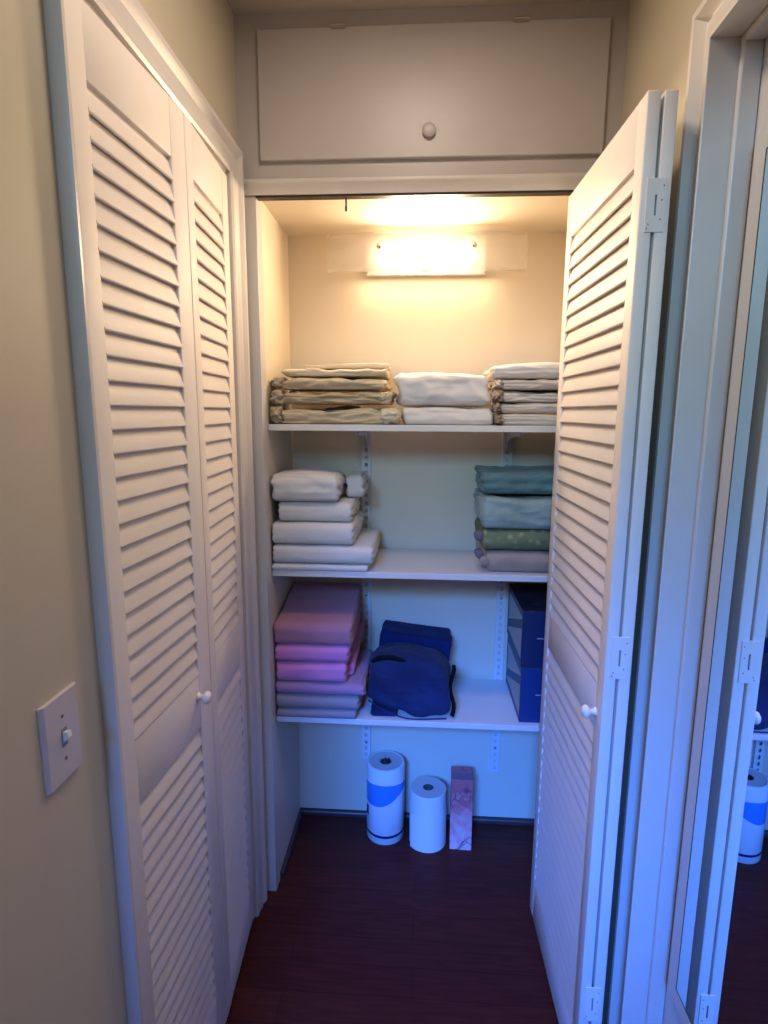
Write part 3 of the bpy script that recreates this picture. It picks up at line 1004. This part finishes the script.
# ------------------------------------------------------------------ navy bundle
nb = folded('folded_blanket', 'folded navy blanket lying behind and on top of the navy bag', 'blanket', None, C_NAVY,
            -0.122, 0.110, 1.770, 1.900, 0.655, 0.785, 71, layers=1, wr=0.004, r=0.020, fr=(7, 7, 10))
nb.rotation_euler = (0.0, math.radians(7), 0.0)
nb.location = (-0.018, 1.844, 0.628)
folded('folded_cloth', 'dark navy cloth peeking out under the left side of the navy bag', 'cloth', None, C_NAVY,
       -0.140, -0.060, 1.624, 1.80, Zb, 0.574, 72, layers=1, wr=0.003, r=0.012)
bag = thing('cloth_bag', 'puffy faded navy cloth bag with black straps on the lowest shelf', 'bag', (-0.022, 1.692, Zb + 0.001))
b = B()
bmesh.ops.create_cube(b, size=2)
bmesh.ops.subdivide_edges(b, edges=b.edges[:], cuts=28, use_grid_fill=True)
for v in b.verts:
    c = v.co.copy()
    e = 5.0
    L = (abs(c.x) ** e + abs(c.y) ** e + abs(c.z) ** e) ** (1 / e)
    c /= L
    wx = 0.127 * (1 - 0.07 * c.z)
    p = Vector((c.x * wx, c.y * 0.078, c.z * 0.092))
    n = c.normalized()
    p += n * (0.007 * noise.noise(p * 14) + 0.004 * noise.noise(p * 34) - 0.003 * (1 - abs(noise.noise(p * 11 + Vector((4, 1, 2)))) * 2) ** 2)
    p.z += 0.014 * (1 - abs(c.x)) * max(c.z, 0) - 0.012 * c.x * max(c.z, 0)
    # lower left edge lifts, as the bag slumps to the right
    if c.z < 0:
        p.z += 0.045 * min(1, max(0, 0.15 - c.x)) * (-c.z)
    p.z += 0.090
    p.z = max(p.z, 0.0)
    v.co = p
bag_rot = Matrix.Rotation(math.radians(-3), 4, 'Z')
bbody = link('body', b, C_NAVY2, bag, True, xf=bag_rot)
b = B()
pp = []
for i in range(25):
    t = i / 24
    a = math.radians(172 - 200 * t)
    pp.append((-0.058 + 0.052 * math.cos(a), -0.050 - 0.016 * math.sin(PI * t), 0.162 + 0.034 * math.sin(a) - 0.014 * t))
tube(b, pp, 0.010, 10, 0.28, (0, 1, 0.3))
link('handle', b, C_BLACK, bag, True)
b = B()
tube(b, [(0.128 + 0.006 * math.sin(i * 0.7), -0.058 + 0.004 * i, 0.006 + 0.0118 * i) for i in range(13)], 0.016, 10, 0.30, (1, 0.2, 0))
link('strap', b, C_BLACK, bag, True)
b = B()
tube(b, [(-0.126 + 0.0095 * i, -0.066 - 0.012 * math.sin(PI * i / 26), 0.052 - 0.050 * math.sin(PI / 2 * min(1, i / 15))) for i in range(26)], 0.0022, 8)
link('piping', b, C_NAVY2, bag, True)


# ------------------------------------------------------------------ blue boxes
def card_mat(name, base, pale):
    """dark blue carton; on its left side (local x-) a pale printed panel"""
    m = Mat(name, base, 0.45)
    c = m.n('ShaderNodeTexCoord')
    sp = m.n('ShaderNodeSeparateXYZ'); m.l(c.outputs['Object'], sp.inputs[0])
    ge = m.n('ShaderNodeNewGeometry')
    tr = m.n('ShaderNodeVectorTransform', vector_type='NORMAL', convert_from='WORLD', convert_to='OBJECT')
    m.l(ge.outputs['Normal'], tr.inputs[0])
    sn = m.n('ShaderNodeSeparateXYZ'); m.l(tr.outputs[0], sn.inputs[0])

    def mth(op, a, bb):
        x = m.n('ShaderNodeMath', operation=op)
        for i, v in enumerate((a, bb)):
            if isinstance(v, (int, float)):
                x.inputs[i].default_value = v
            else:
                m.l(v, x.inputs[i])
        return x.outputs[0]
    side = mth('LESS_THAN', sn.outputs[0], -0.7)
    inz = mth('MULTIPLY', mth('GREATER_THAN', sp.outputs[2], 0.022), mth('LESS_THAN', sp.outputs[2], 0.150))
    iny = mth('MULTIPLY', mth('GREATER_THAN', sp.outputs[1], -0.128), mth('LESS_THAN', sp.outputs[1], 0.115))
    # a dark diagonal band crosses the panel
    dg = mth('ADD', sp.outputs[2], mth('MULTIPLY', sp.outputs[1], 0.35))
    band = mth('SUBTRACT', 1.0, mth('MULTIPLY', mth('GREATER_THAN', dg, 0.070), mth('LESS_THAN', dg, 0.098)))
    fac = mth('MULTIPLY', mth('MULTIPLY', side, mth('MULTIPLY', inz, iny)), band)
    mx = m.n('ShaderNodeMixRGB')
    m.l(fac, mx.inputs[0])
    mx.inputs[1].default_value = (*base, 1)
    mx.inputs[2].default_value = (*pale, 1)
    m.color(mx.outputs[0])
    return m.m


def top_mat():
    m = Mat('dark_mottled_lid_print', (0.02, 0.02, 0.05), 0.5)
    m.color(m.ramp(m.noise(38, 4, 0.7, m.coord((1, 2.2, 1)), 1.0), [(0.48, (0.008, 0.010, 0.028)), (0.60, (0.035, 0.03, 0.05)), (0.68, (0.16, 0.13, 0.14))]))
    return m.m


M_BOX = card_mat('dark_blue_carton', (0.006, 0.020, 0.085), (0.42, 0.42, 0.42))
M_BOX2 = card_mat('blue_carton', (0.008, 0.035, 0.16), (0.42, 0.42, 0.42))
M_LID = top_mat()
M_LINE = Mat('pale_printed_line', (0.42, 0.45, 0.52), 0.5).m
for lab, m, z0, hh, dx in (('upper dark blue carton with a mottled lid beside the folded door', M_BOX, 0.7335, 0.172, 0.0),
                           ('lower blue carton under the dark one on the lowest shelf', M_BOX2, Zb, 0.1755, 0.003)):
    bx_ = thing('storage_box', lab, 'box', (0.368 + dx, 1.762, z0), 0, 'blue boxes on the lowest shelf')
    b = B(); box(b, -0.066, 0.066, -0.138, 0.138, 0, hh - 0.003, 0.0012)
    link('carton', b, m, bx_)
    b = B(); box(b, -0.067, 0.067, -0.139, 0.139, hh - 0.003, hh, 0.001)
    link('lid', b, M_LID, bx_)
    b = B(); box(b, -0.022, 0.030, -0.1388, -0.1378, 0.088, 0.0905)
    link('printed_line', b, M_LINE, bx_)


# ------------------------------------------------------------------ paper rolls and pink box on the floor
def wrap_mat():
    m = Mat('printed_plastic_wrap', (0.75, 0.76, 0.8), 0.25)
    c = m.n('ShaderNodeTexCoord')
    sp = m.n('ShaderNodeSeparateXYZ'); m.l(c.outputs['Object'], sp.inputs[0])

    def mth(op, a, bb):
        x = m.n('ShaderNodeMath', operation=op)
        for i, v in enumerate((a, bb)):
            if isinstance(v, (int, float)):
                x.inputs[i].default_value = v
            else:
                m.l(v, x.inputs[i])
        return x.outputs[0]
    X, Z = sp.outputs[0], sp.outputs[2]
    low = mth('ADD', 0.150, mth('ADD', mth('MULTIPLY', X, 0.38), mth('MULTIPLY', mth('MULTIPLY', X, X), 4.5)))
    hi = mth('ADD', 0.226, mth('MULTIPLY', mth('MULTIPLY', X, X), -2.0))
    blue = mth('MULTIPLY', mth('GREATER_THAN', Z, low), mth('LESS_THAN', Z, hi))
    line = mth('MULTIPLY', mth('GREATER_THAN', Z, 0.026), mth('LESS_THAN', Z, 0.036))
    spot = mth('MULTIPLY', mth('MULTIPLY', mth('LESS_THAN', X, -0.056), mth('GREATER_THAN', Z, 0.092)), mth('LESS_THAN', Z, 0.130))
    mx = m.n('ShaderNodeMixRGB'); m.l(blue, mx.inputs[0])
    mx.inputs[1].default_value = (0.74, 0.75, 0.80, 1); mx.inputs[2].default_value = (0.04, 0.26, 0.72, 1)
    my = m.n('ShaderNodeMixRGB'); m.l(mth('MAXIMUM', line, spot), my.inputs[0])
    m.l(mx.outputs[0], my.inputs[1]); my.inputs[2].default_value = (0.02, 0.035, 0.16, 1)
    m.color(my.outputs[0])
    m.bump(m.noise(30, 3, 0.5, m.coord((1, 1, 0.35))), 0.35, 0.004)
    return m.m


M_PAPER = Mat('white_paper', (0.80, 0.78, 0.76), 0.85)
M_PAPER.bump(M_PAPER.noise(160, 2), 0.3, 0.001)
M_PAPER = M_PAPER.m
M_PAPEND = Mat('wound_paper_end', (0.5, 0.5, 0.5), 0.9)
_v = M_PAPEND.n('ShaderNodeTexWave', wave_type='RINGS', rings_direction='Z')
_v.inputs['Scale'].default_value = 90
_v.inputs['Distortion'].default_value = 0.6
M_PAPEND.l(M_PAPEND.coord(), _v.inputs['Vector'])
M_PAPEND.color(M_PAPEND.ramp(_v.outputs['Fac'], [(0.0, (0.50, 0.45, 0.43)), (1.0, (0.60, 0.55, 0.53))]))
M_PAPEND = M_PAPEND.m
M_TUBE = Mat('grey_cardboard', (0.10, 0.08, 0.07), 0.9).m  # darkness inside the roll holes is put into the core colour

pr = thing('paper_towel_roll', 'tall paper towel roll in blue and white plastic wrap on the closet floor', 'paper towel roll', (-0.1045, 1.832, 0))
R1, H1 = 0.0660, 0.279
b = B(); lathe(b, [(0.0205, 0.001), (R1 - 0.0015, 0.001), (R1 - 0.0015, H1 - 0.002), (0.0205, H1 - 0.002), (0.0205, 0.001)], 64)
smooth_by_angle(link('paper', b, M_PAPEND, pr))
b = B(); lathe(b, [(0.0190, 0.002), (0.0204, 0.002), (0.0204, H1 - 0.004), (0.0190, H1 - 0.004), (0.0190, 0.002)], 40)
smooth_by_angle(link('core', b, M_TUBE, pr))
b = B()
lathe(b, [(0.050, 0.0003), (R1 - 0.003, 0.0005), (R1, 0.004), (R1, H1 - 0.007), (R1 - 0.002, H1 - 0.002), (R1 - 0.007, H1), (R1 - 0.010, H1 + 0.0004),
          (R1 - 0.010, H1 - 0.001)], 72)
for v in b.verts:
    v.co.z += 0.0
wr_ = link('plastic_wrap', b, wrap_mat(), pr, True)
b = B()
for i in range(5):
    a = i * 1.3
    tube(b, [(0.012 * math.cos(a), 0.012 * math.sin(a), H1 - 0.012), (0.010 * math.cos(a + .5), 0.010 * math.sin(a + .5), H1 + 0.004),
             (0.013 * math.cos(a + .9) + 0.004, 0.012 * math.sin(a + .9), H1 + 0.006 + 0.006 * (i % 2))], [0.004, 0.003, 0.001], 6, 0.4)
link('wrap_twist', b, C_NAVY, pr, True)

rr = thing('paper_towel_roll', 'shorter unwrapped white paper roll beside the pink box on the closet floor', 'paper towel roll', (0.0435, 1.806, 0))
R2, H2 = 0.0620, 0.203
b = B(); lathe(b, [(0.0185, 0.0), (R2 - 0.0015, 0.0), (R2, 0.0015), (R2 + 0.0004, H2 / 2), (R2, H2 - 0.0015), (R2 - 0.0015, H2), (0.0185, H2), (0.0185, 0)], 64)
o = link('paper', b, [M_PAPER, M_PAPEND], rr)
for p in o.data.polygons:
    if abs(p.normal.z) > 0.9:
        p.material_index = 1
smooth_by_angle(o)
b = B(); lathe(b, [(0.0168, 0.0005), (0.0184, 0.0005), (0.0184, H2 - 0.001), (0.0168, H2 - 0.001), (0.0168, 0.0005)], 40)
smooth_by_angle(link('core', b, M_TUBE, rr))
# loose outer sheet
b = B()
ring = []
for i in range(49):
    a = math.radians(-150 + 250 * i / 48)
    lift = 0.0012 + 0.0045 * max(0, (i - 38) / 10) ** 1.5 + 0.004 * max(0, (8 - i) / 8) ** 1.5
    ring.append([((R2 + lift + t) * math.cos(a), (R2 + lift + t) * math.sin(a)) for t in (0, 0.0008)])
vsl = [[b.verts.new((x, y, z)) for (x, y) in rg for z in (0.0005, H2 * 0.62 + 0.003 * math.sin(i * 0.5))] for i, rg in enumerate(ring)]
for a, c in zip(vsl, vsl[1:]):
    for (p_, q_) in ((0, 1), (1, 3), (3, 2), (2, 0)):
        b.faces.new([a[p_], a[q_], c[q_], c[p_]])
b.faces.new([vsl[0][i] for i in (0, 1, 3, 2)]); b.faces.new([vsl[-1][i] for i in (0, 2, 3, 1)])
smooth_by_angle(link('loose_sheet', b, M_PAPER, rr))


def floral():
    m = Mat('pink_floral_print', (0.5, 0.2, 0.3), 0.4)
    c = m.coord()
    sp = m.n('ShaderNodeSeparateXYZ'); m.l(c, sp.inputs[0])
    n = m.noise(16, 4, 0.6, c, 1.2)
    ad = m.n('ShaderNodeMath', operation='MULTIPLY_ADD')
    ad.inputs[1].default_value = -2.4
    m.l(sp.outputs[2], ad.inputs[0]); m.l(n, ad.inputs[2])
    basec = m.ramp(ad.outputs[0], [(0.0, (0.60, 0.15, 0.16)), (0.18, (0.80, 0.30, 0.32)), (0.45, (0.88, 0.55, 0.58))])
    # map range: shift so that the upper part is darker
    v = m.n('ShaderNodeTexVoronoi', feature='DISTANCE_TO_EDGE')
    v.inputs['Scale'].default_value = 22
    dn = m.n('ShaderNodeVectorMath', operation='ADD')
    nn = m.n('ShaderNodeTexNoise'); nn.inputs['Scale'].default_value = 14
    m.l(c, nn.inputs['Vector'])
    sc = m.n('ShaderNodeVectorMath', operation='SCALE'); sc.inputs['Scale'].default_value = 0.05
    m.l(nn.outputs['Color'], sc.inputs[0])
    m.l(c, dn.inputs[0]); m.l(sc.outputs[0], dn.inputs[1]); m.l(dn.outputs[0], v.inputs['Vector'])
    edge = m.ramp(v.outputs['Distance'], [(0.0, (0, 0, 0)), (0.06, (1, 1, 1))])
    mask = m.ramp(m.noise(11, 2), [(0.48, (1, 1, 1)), (0.58, (0, 0, 0))])
    mx = m.n('ShaderNodeMixRGB', blend_type='LIGHTEN'); mx.inputs[0].default_value = 1
    m.l(edge, mx.inputs[1]); m.l(mask, mx.inputs[2])
    fin = m.n('ShaderNodeMixRGB'); m.l(mx.outputs[0], fin.inputs[0])
    fin.inputs[1].default_value = (0.20, 0.05, 0.12, 1)
    m.l(basec, fin.inputs[2])
    m.color(fin.outputs[0])
    return m.m


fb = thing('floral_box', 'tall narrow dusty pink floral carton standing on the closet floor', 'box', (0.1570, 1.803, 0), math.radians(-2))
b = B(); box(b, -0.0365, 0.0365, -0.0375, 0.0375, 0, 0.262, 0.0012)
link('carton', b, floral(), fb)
b = B()
prism(b, [(-0.0358, 0), (0.0358, 0), (0.0340, 0.037), (-0.0340, 0.037)], (1, 0, 0), (0, 1, 0), (0, 0, 0.0012), (0, -0.0372, 0.2622))
link('flap', b, Mat('plain_dusty_carton', (0.30, 0.14, 0.20), 0.5).m, fb)
